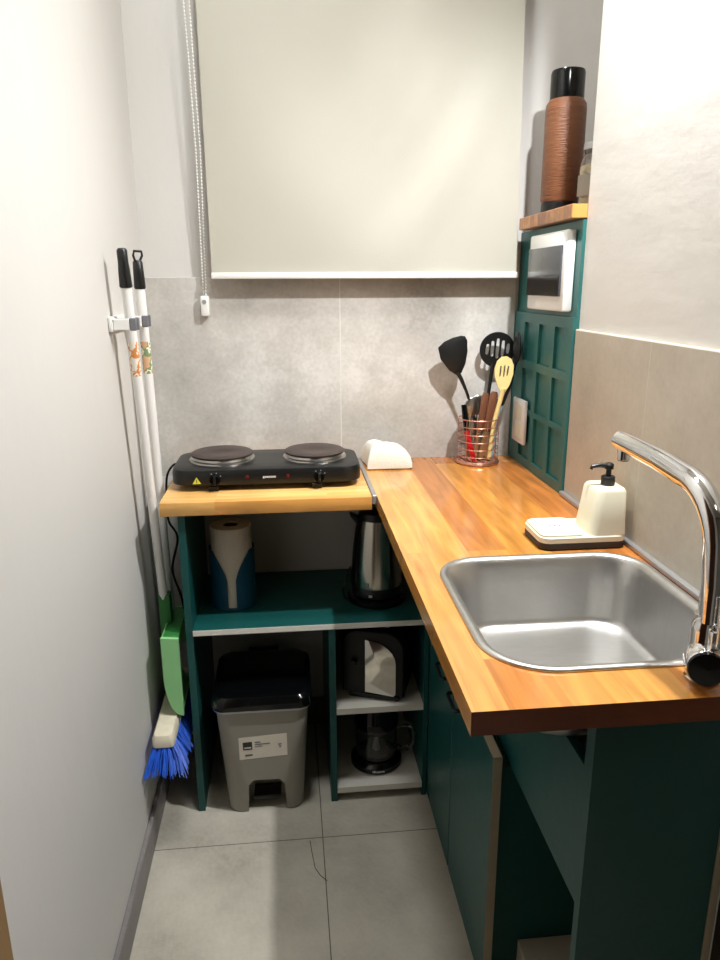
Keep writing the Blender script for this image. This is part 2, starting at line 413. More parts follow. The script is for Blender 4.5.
A0 = Vector((.042, -.4265, 1.37)); dA = Vector((.045-.042, .135, -.885)).normalized()   # dustpan stick direction downwards
def along(p, d, z): return p+d*((z-p.z)/d.z)
dA = (Vector((.046, -.315, .62))-Vector((.043, -.447, 1.52))).normalized(); A0 = Vector((.043, -.447, 1.52))
dB = (Vector((.050, -.225, .285))-Vector((.045, -.29, 1.515))).normalized(); B0 = Vector((.045, -.29, 1.515))
dp = thing('dustpan', tuple(along(A0, dA, .33)), 'long-handled green dustpan hanging on the left wall', 'dustpan')
obj('handle_tube', MB().cyl(along(A0, dA, 1.45), along(A0, dA, .60), .0115), M['whitem'], dp)
obj('grip', MB().tube([along(A0, dA, z) for z in (1.520, 1.515, 1.49, 1.475, 1.438, 1.436)], [.008, .0115, .0115, .0128, .0145, .0125], 20), M['nylon'], dp)
obj('sticker', MB().cyl(along(A0, dA, 1.315), along(A0, dA, 1.235), .0118, n=24), M['stick_o'], dp)
s0 = along(A0, dA, .605)
obj('socket', MB().box(s0.x-.013, s0.x+.018, s0.y-.014, s0.y+.02, .50, .635, .004, 2), M['green_pd'], dp)
# pan: rounded scoop, closed side facing the room
pr = [(.049, .552)]
for i in range(13):
    a = PI+PI/2*i/12; pr.append((.0900+.041*math.cos(a), .44+.118*math.sin(a)))
pr += [(.0935, .322), (.0935, .548)]
q = MB(); q.prism(pr, 'y', -.415, -.405); obj('scoop_side', q, M['green_pl'], dp)
rim = MB(); rim.tube([(x, -.412, z) for x, z in pr[:-2]]+[(.093, -.412, .321)], .0025, 6); obj('rim', rim, M['green_pl'], dp)
outer = pr[:-2]; inner = [(x+.004 if x < .08 else x, z+.004) for x, z in outer]
q = MB(); q.prism(outer+list(reversed(inner)), 'y', -.405, -.225); q.box(.049, .094, -.225, -.22, .44, .552)
obj('scoop', q, M['green_pl'], dp)
obj('scoop_top', MB().box(.049, .094, -.4049, -.2251, .545, .552, .002, 1), M['green_pd'], dp)

br = thing('broom', (.05, -.30, .21), 'broom with blue bristles and worn cream head hanging behind the dustpan', 'broom')
obj('handle_tube', MB().cyl(along(B0, dB, 1.455), along(B0, dB, .314), .0115), M['whitem'], br)
g1 = along(B0, dB, 1.44); g2 = along(B0, dB, 1.495)
obj('grip', MB().tube([along(B0, dB, z) for z in (1.432, 1.436, 1.47, 1.495, 1.50)], [.0125, .0140, .0128, .0118, .008], 20), M['nylon'], br)
lp = MB(); t = along(B0, dB, 1.497)
pts = [(t.x-.004, t.y-.008, 1.497), (t.x-.006, t.y-.016, 1.510), (t.x-.004, t.y-.014, 1.520), (t.x+.009, t.y+.010, 1.520), (t.x+.010, t.y+.010, 1.510), (t.x+.004, t.y+.006, 1.497)]
lp.tube(pts, .003, 8); obj('hanging_loop', lp, M['nylon'], br)
obj('sticker', MB().cyl(along(B0, dB, 1.305), along(B0, dB, 1.225), .0118, n=24), M['stick_g'], br)
hb = MB(); prb = rrect(.022, .078, -.505, -.15, .012, 5)
hb.rings([r3(prb, .288), r3(prb, .310), r3([(.05+(x-.05)*.8, -.3275+(y+.3275)*.97) for x, y in prb], .320)]); 
b_ = obj('head', hb, M['brushw'], br)
bs = MB()
for i in range(1700):
    u = random.random(); v = random.random(); x = .025+.05*u; y = -.500+.345*v
    dx = (u-.5)*.078+random.uniform(-.006, .006); dy = (v-.5)*.05-(.03 if v < .12 else 0)+random.uniform(-.01, .01); L_ = random.uniform(.050, .060)
    xe = min(.118 if y+dy < -.425 else .102, max(.006, x+dx))
    bs.tube([(x, y, .290), ((x+xe)/2+random.uniform(-.002, .002), y+dy*.4, .290-L_*.5), (xe, y+dy, .290-L_)], [.0013, .0012, .0008], 4, cap=False)
o = obj('bristles', bs, M['blue'], br, 60); o['kind'] = 'stuff'

# ------------------------------------------------------------------ shelf unit and side worktop
su = thing('shelf_unit', (.43, -.2, 0), 'dark teal open shelf unit under the small worktop', 'shelf')
for nm, b6 in (('side_panel', (.112, .130, -.40, -.012, 0, .8845)), ('side_panel', (.7515, .7640, -.40, -.012, 0, .5475)), ('divider', (.488, .506, -.40, -.012, 0, .5475))):
    obj(nm, MB().box(*b6, .001, 1) if nm == 'x' else MB().box(*b6), M['green'], su)
def shelfboard(x0, x1, z0, z1, y0, tm):
    s_ = obj('shelf_board', MB().box(x0, x1, y0, -.02, z0, z1), tm, su)
    obj('edge_band', MB().box(x0, x1, y0-.0015, y0-.0001, z0, z1), M['white_edge'], s_)
shelfboard(.1305, .7640, .548, .563, -.4025, M['green'])
shelfboard(.5065, .751, .284, .302, -.40, M['white_edge'])
shelfboard(.5065, .751, .028, .046, -.40, M['white_edge'])
obj('side_worktop', MB().box(.073, .6035, -.418, -.0095, .885, C, .0015, 2), M['wood_side'])
tag(bpy.data.objects['side_worktop'], 'small pale wooden worktop carrying the electric hob', 'worktop')
tag(obj('joining_strip', MB().box(.6045, .6155, -.4185, -.0095, C-.02, C+.003, .001, 1), M['alu']), 'thin metal strip joining the small and long worktops', 'strip')

# ------------------------------------------------------------------ long worktop with sink hole
SX0, SX1, SY0, SY1 = .667, 1.074, -1.297, -.862
o = MB().prism([(.6165, -1.375), (XR-.011, -1.375), (XR-.011, -.4575), (1.0835, -.4555), (1.0835, -.0095), (.6165, -.0095)], 'z', .885, C,
               holes=[rrect(SX0+.013, SX1-.013, SY0+.013, SY1-.013, [.072, .077, .092, .057], 8)])
M['edge'] = mat('dark_end_grain', '#7c3d1e', .35, var=.3, scale=5, stretch=(3, 1, 12), coat=.2)  # darker reddish brown, on the near end face only
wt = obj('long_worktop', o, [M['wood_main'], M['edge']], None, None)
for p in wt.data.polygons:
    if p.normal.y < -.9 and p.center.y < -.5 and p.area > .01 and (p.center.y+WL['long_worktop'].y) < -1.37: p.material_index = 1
tag(wt, 'long varnished orange wood worktop with the sink set in it', 'worktop')
# sink
sk = thing('kitchen_sink', (.875, -1.08, .745), 'rectangular stainless steel sink set into the long worktop', 'sink')
R4 = [.085, .09, .105, .07]
def ring(ins, z, k=1.0): return r3(rrect(SX0+ins, SX1-ins, SY0+ins, SY1-ins, [max(.012, r-ins*k) for r in R4], 10), z)
def ring2(ins, z): return r3(rrect(SX0+ins*1.25, SX1-ins*.9, SY0+ins, SY1-ins, [max(.03, r-ins*.35) for r in R4], 10), z)
q = MB(); q.rings([ring(0, C+.0006), ring(.001, C+.0035), ring(.005, C+.0052), ring(.012, C+.0042), ring(.0165, C+.0005), ring(.019, C-.006), ring2(.022, C-.02),
                   ring2(.028, C-.075), ring2(.033, C-.116), ring2(.036, C-.126), ring2(.043, C-.1320), ring2(.062, C-.1335), ring2(.13, C-.1345)], cap=False)
vl = [v for v in q.bm.verts][-44:]
q.bm.faces.new(vl)
under = MB()
bw = obj('basin', q, M['sink'], sk, 50)
sd = bw.modifiers.new('thick', 'SOLIDIFY'); sd.thickness = .0009; sd.offset = 0
# ------------------------------------------------------------------ tap
tp = thing('kitchen_tap', (.948, -1.337, C), 'tall chrome swan-neck mixer tap at the near corner of the sink', 'tap')
tx, ty = .948, -1.333
obj('base_body', MB().lathe([(.0225, C+.0008), (.023, C+.004), (.0215, C+.007), (.0215, C+.075), (.020, C+.083), (.0180, C+.088), (.0180, C+.095)], (tx, ty+.004, 0), 36), M['chrome'], tp)
nk = [(tx, ty, C+.088), (tx-.001, ty, 1.06), (tx-.003, ty+.002, 1.10)]
for i in range(1, 9):
    a = PI/2*i/8; nk.append((tx-.004-.006*i/8, ty+.085*(1-math.cos(a)), 1.10+.085*math.sin(a)))
nk += [(.932, -1.19, 1.193), (.922, -1.095, 1.2), (.921, -1.083, 1.2005)]
obj('neck', MB().tube(nk, [.0170]*3+[.0170]*8+[.0165, .0155, .0145], 24), M['chrome'], tp)
ae = obj('aerator', MB().lathe([(.010, 1.172), (.0105, 1.174), (.0105, 1.192)], (.9215, -1.099, 0), 24), M['chrome'], tp)
obj('aerator_mesh', MB().lathe([(.0085, 1.1705), (.0085, 1.1725)], (.9215, -1.099, 0), 20), M['black'], ae)
# cartridge cap, facing the room
Rm = Matrix.Rotation(math.radians(-22), 4, 'Z') @ Matrix.Rotation(math.radians(90), 4, 'X')
cc = Vector((tx-.008, ty-.008, C+.0345))
obj('cartridge_housing', MB().lathe([(.0255, -.004), (.0265, 0), (.0265, .020), (.0245, .024)], cc, 32, R=Rm.to_3x3()), M['chrome'], tp)
obj('end_cap', MB().lathe([(.0240, .0242), (.0230, .0275), (.001, .029)], cc, 32, R=Rm.to_3x3()), M['black_g'], tp)
lv = obj('lever', MB().box(tx-.010, tx+.008, ty-.034, ty-.028, C+.064, 1.045, .002, 2), M['chrome'], tp)
obj('lever_mount', MB().box(tx-.014, tx+.012, ty-.0285, ty-.018, C+.055, C+.085, .003, 2), M['chrome'], tp)

# ------------------------------------------------------------------ sink cabinet
cb = thing('sink_cabinet', (.95, -.85, 0), 'dark teal base cabinet with two doors under the long worktop', 'cabinet')
for (y0, y1, hy) in ((-.680, -.404, -.632), (-1.010, -.686, -.765)):
    d = obj('door', MB().box(.7655, .783, y0, y1, .012, .572, .001, 1), M['green'], cb)
    hm = MB(); hm.tube([(.7652, hy-.036, .540), (.744, hy-.036, .540), (.740, hy-.033, .540), (.740, hy+.033, .540), (.744, hy+.036, .540), (.7652, hy+.036, .540)], .0045, 8)
    obj('handle', hm, M['black'], d)
    if y0 < -1: obj('bare_edge', MB().box(.7655, .783, y0-.0012, y0-.0002, .012, .572), M['raw'], d); obj('bare_top_edge', MB().box(.7655, .783, y0, y1, .5722, .5732), M['raw'], d)
fz = [(-1.321, .550), (-.404, .550), (-.404, .8845), (-.84, .8845), (-.845, .781), (-1.312, .781), (-1.314, .8845), (-1.321, .8845)]
obj('fascia_board', MB().prism(fz, 'x', .801, .817), M['green'], cb)
obj('end_panel', MB().box(.800, 1.001, -1.340, -1.323, 0, .8845), M['green'], cb)
obj('end_panel_edge', MB().box(1.0015, 1.014, -1.341, -1.323, 0, .8845), M['raw'], cb)['label'] = 'bare board edge'
obj('inner_side_panel', MB().box(.784, 1.085, -1.006, -.990, 0, .548), M['green'], cb)
obj('bottom_board', MB().box(.784, 1.085, -.989, -.404, .012, .028), M['green'], cb)
obj('far_side_panel', MB().box(.784, .800, -.989, -.404, .3, .5475), M['green'], cb)
obj('plinth_box', MB().box(.838, 1.085, -1.322, -1.0065, 0, .129, .001, 1), M['shelfbox'], cb)['label'] = 'low beige laminate box inside the open bay'
tag(obj('brown_board', MB().box(1.0155, 1.089, -1.362, -1.3415, 0, .883, .001, 1), M['dkwood']), 'dark brown wooden board at the right end of the cabinet', 'board')
tag(obj('hair_strand', MB().tube([(.421, -.545, .0012), (.425, -.59, .0012), (.431, -.64, .0012), (.443, -.665, .0012), (.459, -.684, .0012)], .0009, 5), M['ink']), 'thin dark hair lying on the floor tile', 'hair')

# ------------------------------------------------------------------ hob
hb = thing('electric_hob', (.34, -.21, C), 'black two-plate electric hob on the small wooden worktop', 'hob')
HX0, HX1, HY0, HY1 = .088, .588, -.325, -.092
def hr(i, z, r=.05): return r3(rrect(HX0+i, HX1-i, HY0+i, HY1-i, r, 6), z)
obj('housing', MB().rings([hr(.006, .934), hr(.001, .937), hr(0, .942), hr(0, .968), hr(.003, .976), hr(.012, .9795), hr(.06, .980, .03)]), M['hob'], hb, 30)
for (cx, cy, r, side) in ((.214, -.207, .084, 0), (.467, -.205, .083, 1)):
    rg = obj('drip_ring', MB().lathe([(r+.005, .9803), (r+.004, .984), (r-.002, .9865), (r-.004, .992), (.001, .992)], (cx, cy, 0), 56, cap=False), M['steel'], hb)
    obj('heating_plate', MB().lathe([(r-.008, .9921), (r-.001, .9935), (r, .998), (r-.004, 1.0005), (r-.03, .9995), (.03, .999), (.026, .9975), (.001, .9975)], (cx, cy, 0), 56, cap=False), M['plate'], hb)
for kx in (.203, .474):
    kb = obj('knob', MB().cyl((kx, -.3253, .953), (kx, -.339, .953), .0145, .0125), M['black_g'], hb)
    obj('knob_bar', MB().box(kx-.0028, kx+.0028, -.345, -.3392, .941, .965, .001, 1), M['black'], kb)
    tk = MB()
    for a in (-30, 15, 60): tk.box(kx+.017*math.sin(math.radians(a))-.0012, kx+.017*math.sin(math.radians(a))+.0012, -.3256, -.3251, .953+.017*math.cos(math.radians(a))-.001, .953+.017*math.cos(math.radians(a))+.001)
    obj('dial_mark', tk, M['ink_w'], kb)
for lx in (.286, .392): obj('indicator_light', MB().cyl((lx, -.3251, .956), (lx, -.328, .956), .0055, .004, n=16), M['red_led'], hb)
ws = obj('warning_sticker', MB().prism([(.145, .942), (.167, .942), (.156, .960)], 'y', -.3258, -.3251), M['yellow'], hb)
obj('exclamation_mark', MB().box(.1551, .1569, -.3262, -.3259, .9445, .954), M['ink'], ws)
lg = MB(); xx = .327
for i, wd in enumerate((.004, .003, .0045, .0045, .004, .004, .0045)):
    lg.box(xx, xx+wd, -.3258, -.3251, .9535 if i else .952, .958); xx += wd+.0008
obj('brand_mark', lg, M['ink_w'], hb)
for fx in (.185, .455):
    for fy in (-.311, -.105): obj('foot', MB().box(fx, fx+.026, fy-.014, fy+.006, C+.0003, .9335, .001, 1), M['black'], hb)
def smooth_path(P, n=8):
    P = [Vector(p) for p in P]; out = []
    for i in range(len(P)-1):
        a, b, c, d = P[max(i-1, 0)], P[i], P[i+1], P[min(i+2, len(P)-1)]
        for k in range(n):
            t = k/n; out.append(.5*((2*b)+(c-a)*t+(2*a-5*b+4*c-d)*t*t+(3*b-a-3*c+d)*t**3))
    return out+[P[-1]]
obj('power_cord', MB().tube(smooth_path([(.0895, -.17, .957), (.078, -.19, .962), (.064, -.22, .94), (.060, -.235, .88), (.064, -.25, .82), (.084, -.25, .77), (.064, -.25, .676), (.083, -.245, .585), (.090, -.22, .46), (.09, -.15, .38), (.09, -.05, .36)]), .0032, 8), M['black_g'], hb)

# ------------------------------------------------------------------ towel
tw = MB(); nu, nv = 44, 28
def th(u, v):   # height of folded cloth
    ex = min(1, min(u/.16, (1-u)/.30)); ey = min(1, min(v, 1-v)/.25)
    e = (1-(1-ex)**2)**.5*(1-(1-ey)**2)**.5
    h = .058+.010*math.exp(-((u-.22)/.22)**2)-.014*max(0, (u-.70)/.30)**1.5
    return (h+.0015*math.sin(23*u+9*v)+.001*math.sin(31*v))*(.28+.72*e)
T0, T1, U0, U1 = .6205, .752, -.155, -.03
top = [[tw.bm.verts.new((T0+(T1-T0)*i/nu+.004*math.sin(5*j/nv), U0+(U1-U0)*j/nv, C+.004+th(i/nu, j/nv))) for i in range(nu+1)] for j in range(nv+1)]
bot = [[tw.bm.verts.new((v.co.x, v.co.y, C+.0045)) for v in r] for r in top]
for j in range(nv):
    for i in range(nu):
        tw.bm.faces.new((top[j][i], top[j][i+1], top[j+1][i+1], top[j+1][i])); tw.bm.faces.new((bot[j][i], bot[j+1][i], bot[j+1][i+1], bot[j][i+1]))
per = [(0, i) for i in range(nu)]+[(j, nu) for j in range(nv)]+[(nv, i) for i in range(nu, 0, -1)]+[(j, 0) for j in range(nv, 0, -1)]
for a, b in zip(per, per[1:]+per[:1]):
    tw.bm.faces.new((top[a[0]][a[1]], bot[a[0]][a[1]], bot[b[0]][b[1]], top[b[0]][b[1]]))
t = thing('folded_cloth', (.686, -.09, C), 'folded white kitchen cloth on the worktop right of the hob', 'cloth')
obj('top_fold', tw, M['towel'], t, 70)
obj('under_fold', MB().box(T0+.004, T1-.006, U0+.003, U1-.003, C+.0005, C+.0042, .0015, 2), M['towel_e'], t)['label'] = 'tan lower layer of the cloth'

# ------------------------------------------------------------------ soap set
sp_ = thing('soap_dispenser', (.985, -.78, C), 'cream soap dispenser with black pump and attached sponge tray by the sink', 'soap dispenser')
def sq(i, z, x0=.895, x1=1.0765, y0=-.842, y1=-.722, r=.022): return r3(rrect(x0+i, x1-i, y0+i, y1-i, r, 6), z)
obj('base_tray', MB().rings([sq(.002, C+.0005), sq(0, C+.003), sq(0, C+.014), sq(.001, C+.0155)]), M['dkbrown'], sp_)
obj('tray_body', MB().rings([sq(0, C+.0157), sq(0, C+.026), sq(.002, C+.028)]), M['cream'], sp_)
tr = obj('tray_lid', MB().rings([sq(0, C+.0282, .898, .990, -.837, -.727, .016), sq(0, C+.031, .898, .990, -.837, -.727, .016), sq(.002, C+.033, .898, .990, -.837, -.727, .016)]), M['cream'], sp_)
hl = MB()
for k in range(3): hl.cyl((.934+.010*k, -.782, C+.0331), (.934+.010*k, -.782, C+.0336), .0022, n=10)
obj('drain_hole', hl, M['dkbrown'], tr)
obj('bottle', MB().rings([sq(0, C+.0282, .998, 1.0755, -.840, -.745, .016), sq(.001, C+.06, 1.001, 1.0755, -.840, -.745, .018), sq(.002, C+.116, 1.005, 1.075, -.838, -.750, .018), sq(.005, C+.121, 1.005, 1.075, -.838, -.750, .018)]), M['cream'], sp_, 40)
pc = (1.047, -.79)
pm = obj('pump_collar', MB().lathe([(.0135, C+.1212), (.014, C+.123), (.014, C+.138), (.0125, C+.140), (.006, C+.1405)], (*pc, 0), 28), M['nylon'], sp_)
q = MB(); q.lathe([(.0055, C+.1407), (.0055, C+.154), (.009, C+.155), (.0095, C+.164), (.007, C+.167)], (*pc, 0), 24); q.tube([(pc[0], pc[1], C+.161), (pc[0]-.02, pc[1], C+.163), (pc[0]-.036, pc[1], C+.160), (pc[0]-.038, pc[1], C+.155)], [.006, .005, .004, .0035], 10)
obj('pump_nozzle', q, M['nylon'], pm)

# ------------------------------------------------------------------ paper towel and holder
ph = (.228, -.235)
hh = MB(); n = 44; ro, ri = .063, .0605
def topz(a):  # a measured from the front (-y)
    d = abs(a)
    if d < .17: return .580
    if d < .95: t = (d-.17)/.78; return .64+(.735-.64)*t**.55
    return .735
angs = [-PI+.0+2*PI*i/96 for i in range(97)]
angs = [a for a in angs if abs(a) >= .15]
left = [a for a in angs if a > 0]; right = [a for a in angs if a < 0]
seq = left+right   # sweeps around the back; the gap faces the room
seq = sorted([a if a > 0 else a+2*PI for a in angs])
rows = []
for a in seq:
    aa = a if a <= PI else a-2*PI
    sx, sy = math.sin(a), -math.cos(a); zt = topz(aa)
    rows.append([Vector((ph[0]+r*sx, ph[1]+r*sy, z)) for r, z in ((ro, .5705), (ro, zt), (ri, zt), (ri, .5705))])
hh.rings(rows)
hh.lathe([(.063, .5640), (.063, .5704)], (*ph, 0), 48)
hob_ = tag(obj('paper_towel_holder', hh, M['holder'], None, 50), 'dark blue perforated plastic holder around the paper towel roll', 'holder')
q = MB(); q.lathe([(.057, .5712), (.057, .797), (.0555, .7995), (.022, .7995), (.0205, .798), (.0205, .60)], (*ph, 0), 48, cap=False)
pt = thing('paper_towel_roll', (*ph, .571), 'white paper towel roll standing in the blue holder', 'paper towel')
obj('paper', q, M['roll'], pt, 40)
obj('cardboard_core', MB().lathe([(.0202, .5715), (.0202, .797), (.0185, .797), (.0185, .5715)], (*ph, 0), 32, cap=False), M['card'], pt)

# ------------------------------------------------------------------ kettle
kt = thing('electric_kettle', (.638, -.245, .563), 'stainless steel electric kettle with black base on the middle shelf', 'kettle')
kc = (.638, -.245, 0)
obj('power_base', MB().lathe([(.084, .5635), (.086, .568), (.085, .578), (.076, .583), (.03, .584)], kc, 48), M['black_g'], kt)
obj('lower_collar', MB().lathe([(.066, .5845), (.073, .588), (.0735, .612), (.072, .6145)], kc, 48), M['black'], kt)
obj('body', MB().lathe([(.0715, .6148), (.072, .62), (.0705, .66), (.066, .72), (.0595, .775), (.0535, .808)], kc, 56), M['kettle'], kt, 60)
obj('lid', MB().lathe([(.0535, .8082), (.054, .815), (.051, .828), (.04, .836), (.015, .839), (.001, .839)], kc, 40, cap=False), M['black'], kt)
q = MB(); q.prism([(.588, .812), (.590, .782), (.572, .802), (.560, .818), (.562, .824)], 'y', -.262, -.228, bev=.003); obj('spout', q, M['black'], kt)
hm = MB(); hm.tube(smooth_path([(.678, -.235, .825), (.712, -.232, .822), (.728, -.230, .79), (.729, -.230, .70), (.722, -.232, .64), (.704, -.236, .612)]), .009, 10); obj('handle', hm, M['black'], kt)
q = MB()
rows = []
for z, r in ((.6155, .0725), (.66, .0712), (.72, .0668), (.775, .0603), (.806, .0545)):
    rows.append([Vector((kc[0]+(r+dr)*math.sin(a), kc[1]-(r+dr)*math.cos(a), z)) for a, dr in ((-1.5, .0), (-1.5, .003), (-1.3, .004), (-1.1, .003), (-1.1, 0))])
q.rings(rows); obj('reflection_strip', q, M['black_g'], kt)  # black strip stands in for the dark shelf reflected in the steel
obj('power_switch', MB().box(.606, .616, -.3175, -.309, .594, .600, .001, 1), M['ink_w'], kt)
q = MB(); q.box(.594, .5965, -.3032, -.300, .628, .634); q.box(.5985, .602, -.3062, -.303, .626, .635); q.box(.604, .607, -.3095, -.306, .624, .635)
obj('brand_mark', q, M['ink'], kt)
obj('power_cord', MB().tube(smooth_path([(.562, -.25, .572), (.545, -.28, .580), (.538, -.26, .60), (.548, -.20, .59), (.56, -.1, .572), (.58, -.03, .572)]), .003, 8), M['black'], kt)

# ------------------------------------------------------------------ toaster
M['toast'] = mat('toaster_black_plastic', '#040404', .35, var=.05, spec=.3)
ts = thing('toaster', (.65, -.27, .302), 'black toaster with mirrored end panel on the upper right shelf', 'toaster')
RT = Matrix.Translation((.612, -.366, .3025)) @ Matrix.Rotation(math.radians(-19), 4, 'Z')
def tprof(i, w=.088, h=.214):
    pts = [(-w+i, .018+i)]
    pts += [(-w+i, h-.05)]
    for k in range(7):
        a = PI-PI/2*k/6; pts.append((-w+.045+(.045-i)*math.cos(a), h-.045+(.045-i)*math.sin(a)))
    for k in range(7):
        a = PI/2-PI/2*k/6; pts.append((w-.055+(.055-i)*math.cos(a), h-.055+(.055-i)*math.sin(a)))
    pts += [(w-i, .018+i)]
    return pts
q = MB(); q.rings([[Vector((x, y, z)) for x, z in tprof(i)] for y, i in ((.0, .004), (.004, 0), (.150, 0), (.156, .006))]); q.xf(RT); obj('housing', q, M['toast'], ts, 40)
q = MB(); q.box(-.072, .072, .004, .148, .0, .0178, .003, 1); q.xf(RT); obj('base', q, M['black_g'], ts)
pn = [(-.022, .026), (.060, .020), (.066, .028), (.066, .120)]
for k in range(1, 7):
    a = PI/2*k/6; pn.append((-.010+.076*math.cos(a), .120+.066*math.sin(a)))
pn += [(-.022, .188)]
q = MB(); q.prism(pn, 'y', -.0045, -.0004, bev=.001); q.xf(RT); obj('mirror_panel', q, M['mirror'], ts)
q = MB(); q.box(-.040, -.012, .03, .13, .2143, .2155); q.box(.012, .040, .03, .13, .2143, .2155); q.xf(RT); obj('bread_slot', q, M['steel'], ts)
q = MB(); q.box(-.062, -.045, -.016, -.0006, .11, .122, .002, 1); q.xf(RT); obj('lever', q, M['toast'], ts)

# ------------------------------------------------------------------ blender jug
bj = thing('blender_jug', (.632, -.285, .046), 'glass blender jug with black lid on the lowest shelf', 'blender')
bc = (.632, -.285, 0)
bb_ = obj('base', MB().lathe([(.073, .0465), (.077, .050), (.076, .064), (.066, .074), (.056, .078)], bc, 48), M['black_g'], bj)
q = MB(); xx = -.02
for wd in (.006, .004, .005, .005, .004, .005): 
    a = math.asin((xx+wd/2)/.078); q.box(bc[0]+xx, bc[0]+xx+wd, bc[1]-.0785*math.cos(a)-.0004, bc[1]-.0785*math.cos(a)+.002, .0565, .0605); xx += wd+.0012
obj('brand_mark', q, M['ink_w'], bb_)
obj('glass_jug', MB().lathe([(.060, .0785), (.061, .10), (.062, .165), (.0625, .175), (.060, .175), (.0595, .165), (.0585, .10), (.056, .084), (.002, .084)], bc, 48, cap=False), M['glass'], bj, 50)
obj('blade_post', MB().lathe([(.012, .0845), (.009, .10), (.006, .125), (.003, .127)], bc, 20), M['ink_w'], bj)
obj('lid', MB().lathe([(.063, .1755), (.065, .180), (.064, .200), (.060, .205), (.057, .243), (.052, .255), (.03, .259)], bc, 44), M['black_g'], bj)
hm = MB(); hm.tube(smooth_path([(.6935, -.289, .160), (.722, -.292, .166), (.742, -.293, .150), (.743, -.293, .115), (.732, -.292, .088), (.712, -.290, .080), (.6925, -.289, .092)]), .0065, 10, flat=1.4); obj('handle', hm, M['glass'], bj)

# ------------------------------------------------------------------ pedal bin
pb = thing('pedal_bin', (.305, -.29, 0), 'grey plastic pedal bin with black lid on the floor under the shelf', 'bin')
def bnr(z, gx, gy, r=.035): return r3(rrect(.303-gx, .303+gx, -.310-gy, -.310+gy, r, 7), z)
a_ = MB(); a_.rings([bnr(.001, .103, .105), bnr(.006, .105, .107), bnr(.32, .124, .128), bnr(.334, .125, .129)])
c_ = MB(); c_.rings([r3([(.252, -.52), (.362, -.52), (.362, -.35), (.252, -.35)], -.01), r3([(.256, -.52), (.357, -.52), (.357, -.35), (.256, -.35)], .090), r3([(.270, -.52), (.343, -.52), (.343, -.35), (.270, -.35)], .108)])
o = obj('body', boolean(a_, c_), M['bin'], pb, 40)
obj('rim', MB().rings([bnr(.3345, .130, .134), bnr(.340, .134, .137), bnr(.3425, .134, .137)]), M['ink_w'], pb, 40)
obj('lid', MB().rings([bnr(.3427, .135, .138), bnr(.350, .136, .139), bnr(.368, .133, .136), bnr(.378, .125, .128), bnr(.3825, .111, .114), bnr(.381, .099, .102), bnr(.384, .05, .05, .03)]), M['black_g'], pb, 30)
obj('hinge', MB().box(.256, .346, -.170, -.150, .330, .377, .004, 2), M['black'], pb)
obj('pedal', MB().box(.268, .345, -.405, -.3505, .030, .042, .003, 2), M['black'], pb)
# label follows the sloping front
def on_front(x0, x1, z0, z1, off): 
    q = MB(); f_ = lambda z: -.310-(.107+(z-.006)*(.021/.314))
    tl = lambda x: (x-.30)*.055
    vs = []
    for o_ in (off, off-.0004):
        vs.append([Vector((x, f_(z+tl(x))-o_, z+tl(x))) for x, z in ((x0, z0), (x1, z0), (x1, z1), (x0, z1))])
    q.rings(vs); return q
lb = obj('label', on_front(.236, .367, .184, .256, .0006), M['label'], pb)
obj('logo_block', on_front(.247, .272, .215, .240, .0012), M['ink'], lb)
obj('logo_print', on_front(.250, .269, .2195, .224, .0018), M['ink_w'], lb)
for (x0, x1, z0, z1) in ((.279, .295, .236, .2385), (.279, .321, .2285, .231), (.279, .300, .2225, .224), (.252, .272, .194, .200), (.343, .352, .222, .225), (.345, .351, .214, .217)):
    obj('printed_line', on_front(x0, x1, z0, z1, .0012), M['grey_rub'], lb)

# ------------------------------------------------------------------ utensil basket
uc = Vector((.962, -.090, 0)); ur = .060
ub = thing('utensil_basket', (uc.x, uc.y, C), 'round copper wire utensil basket in the back corner of the worktop', 'basket')
for z in (.930, .946, .968, .990, 1.012, 1.034, 1.056): obj('wire_ring', MB().torus((uc.x, uc.y, z), ur, .0014 if z < 1.05 else .0019, 48, 6), M['copper'], ub)
obj('base_ring', MB().torus((uc.x, uc.y, .926), ur+.001, .0042, 48, 8), M['copper'], ub)
for k in range(12):
    a = 2*PI*k/12+.2; obj('upright_wire', MB().cyl((uc.x+ur*math.cos(a), uc.y+ur*math.sin(a), .927), (uc.x+ur*math.cos(a), uc.y+ur*math.sin(a), 1.056), .0010, n=6), M['copper'], ub)
q = MB()
for k in range(-4, 5):
    d = k*.012; h = math.sqrt(ur*ur-d*d); q.cyl((uc.x+d, uc.y-h, .928), (uc.x+d, uc.y+h, .928), .0012, n=6); q.cyl((uc.x-h, uc.y+d, .9285), (uc.x+h, uc.y+d, .9285), .0012, n=6)
obj('base_grid', q, M['copper'], ub)
for a in (30, 150, 270): obj('foot', MB().sphere((uc.x+ur*.95*math.cos(math.radians(a)), uc.y+ur*.95*math.sin(math.radians(a)), .9237), .0035, u=8, v=6), M['copper'], ub)
# utensils
def ell(cx, cz, a, b, n=36, rot=0):
    c, s_ = math.cos(rot), math.sin(rot)
    return [(cx+a*math.cos(2*PI*i/n)*c-b*math.sin(2*PI*i/n)*s_, cz+a*math.cos(2*PI*i/n)*s_+b*math.sin(2*PI*i/n)*c) for i in range(n)]
def slot(x0, z0, x1, z1, w_):
    d = Vector((x1-x0, z1-z0)); d.normalize(); p = Vector((-d.y, d.x))*w_
    return [(x0-d.x*w_*.6, z0-d.y*w_*.6), (x0+p.x, z0+p.y), ((x0+x1)/2+p.x*1.3, (z0+z1)/2+p.y*1.3), (x1+p.x, z1+p.y), (x1+d.x*w_*.6, z1+d.y*w_*.6), (x1-p.x, z1-p.y), ((x0+x1)/2-p.x*1.3, (z0+z1)/2-p.y*1.3), (x0-p.x, z0-p.y)]
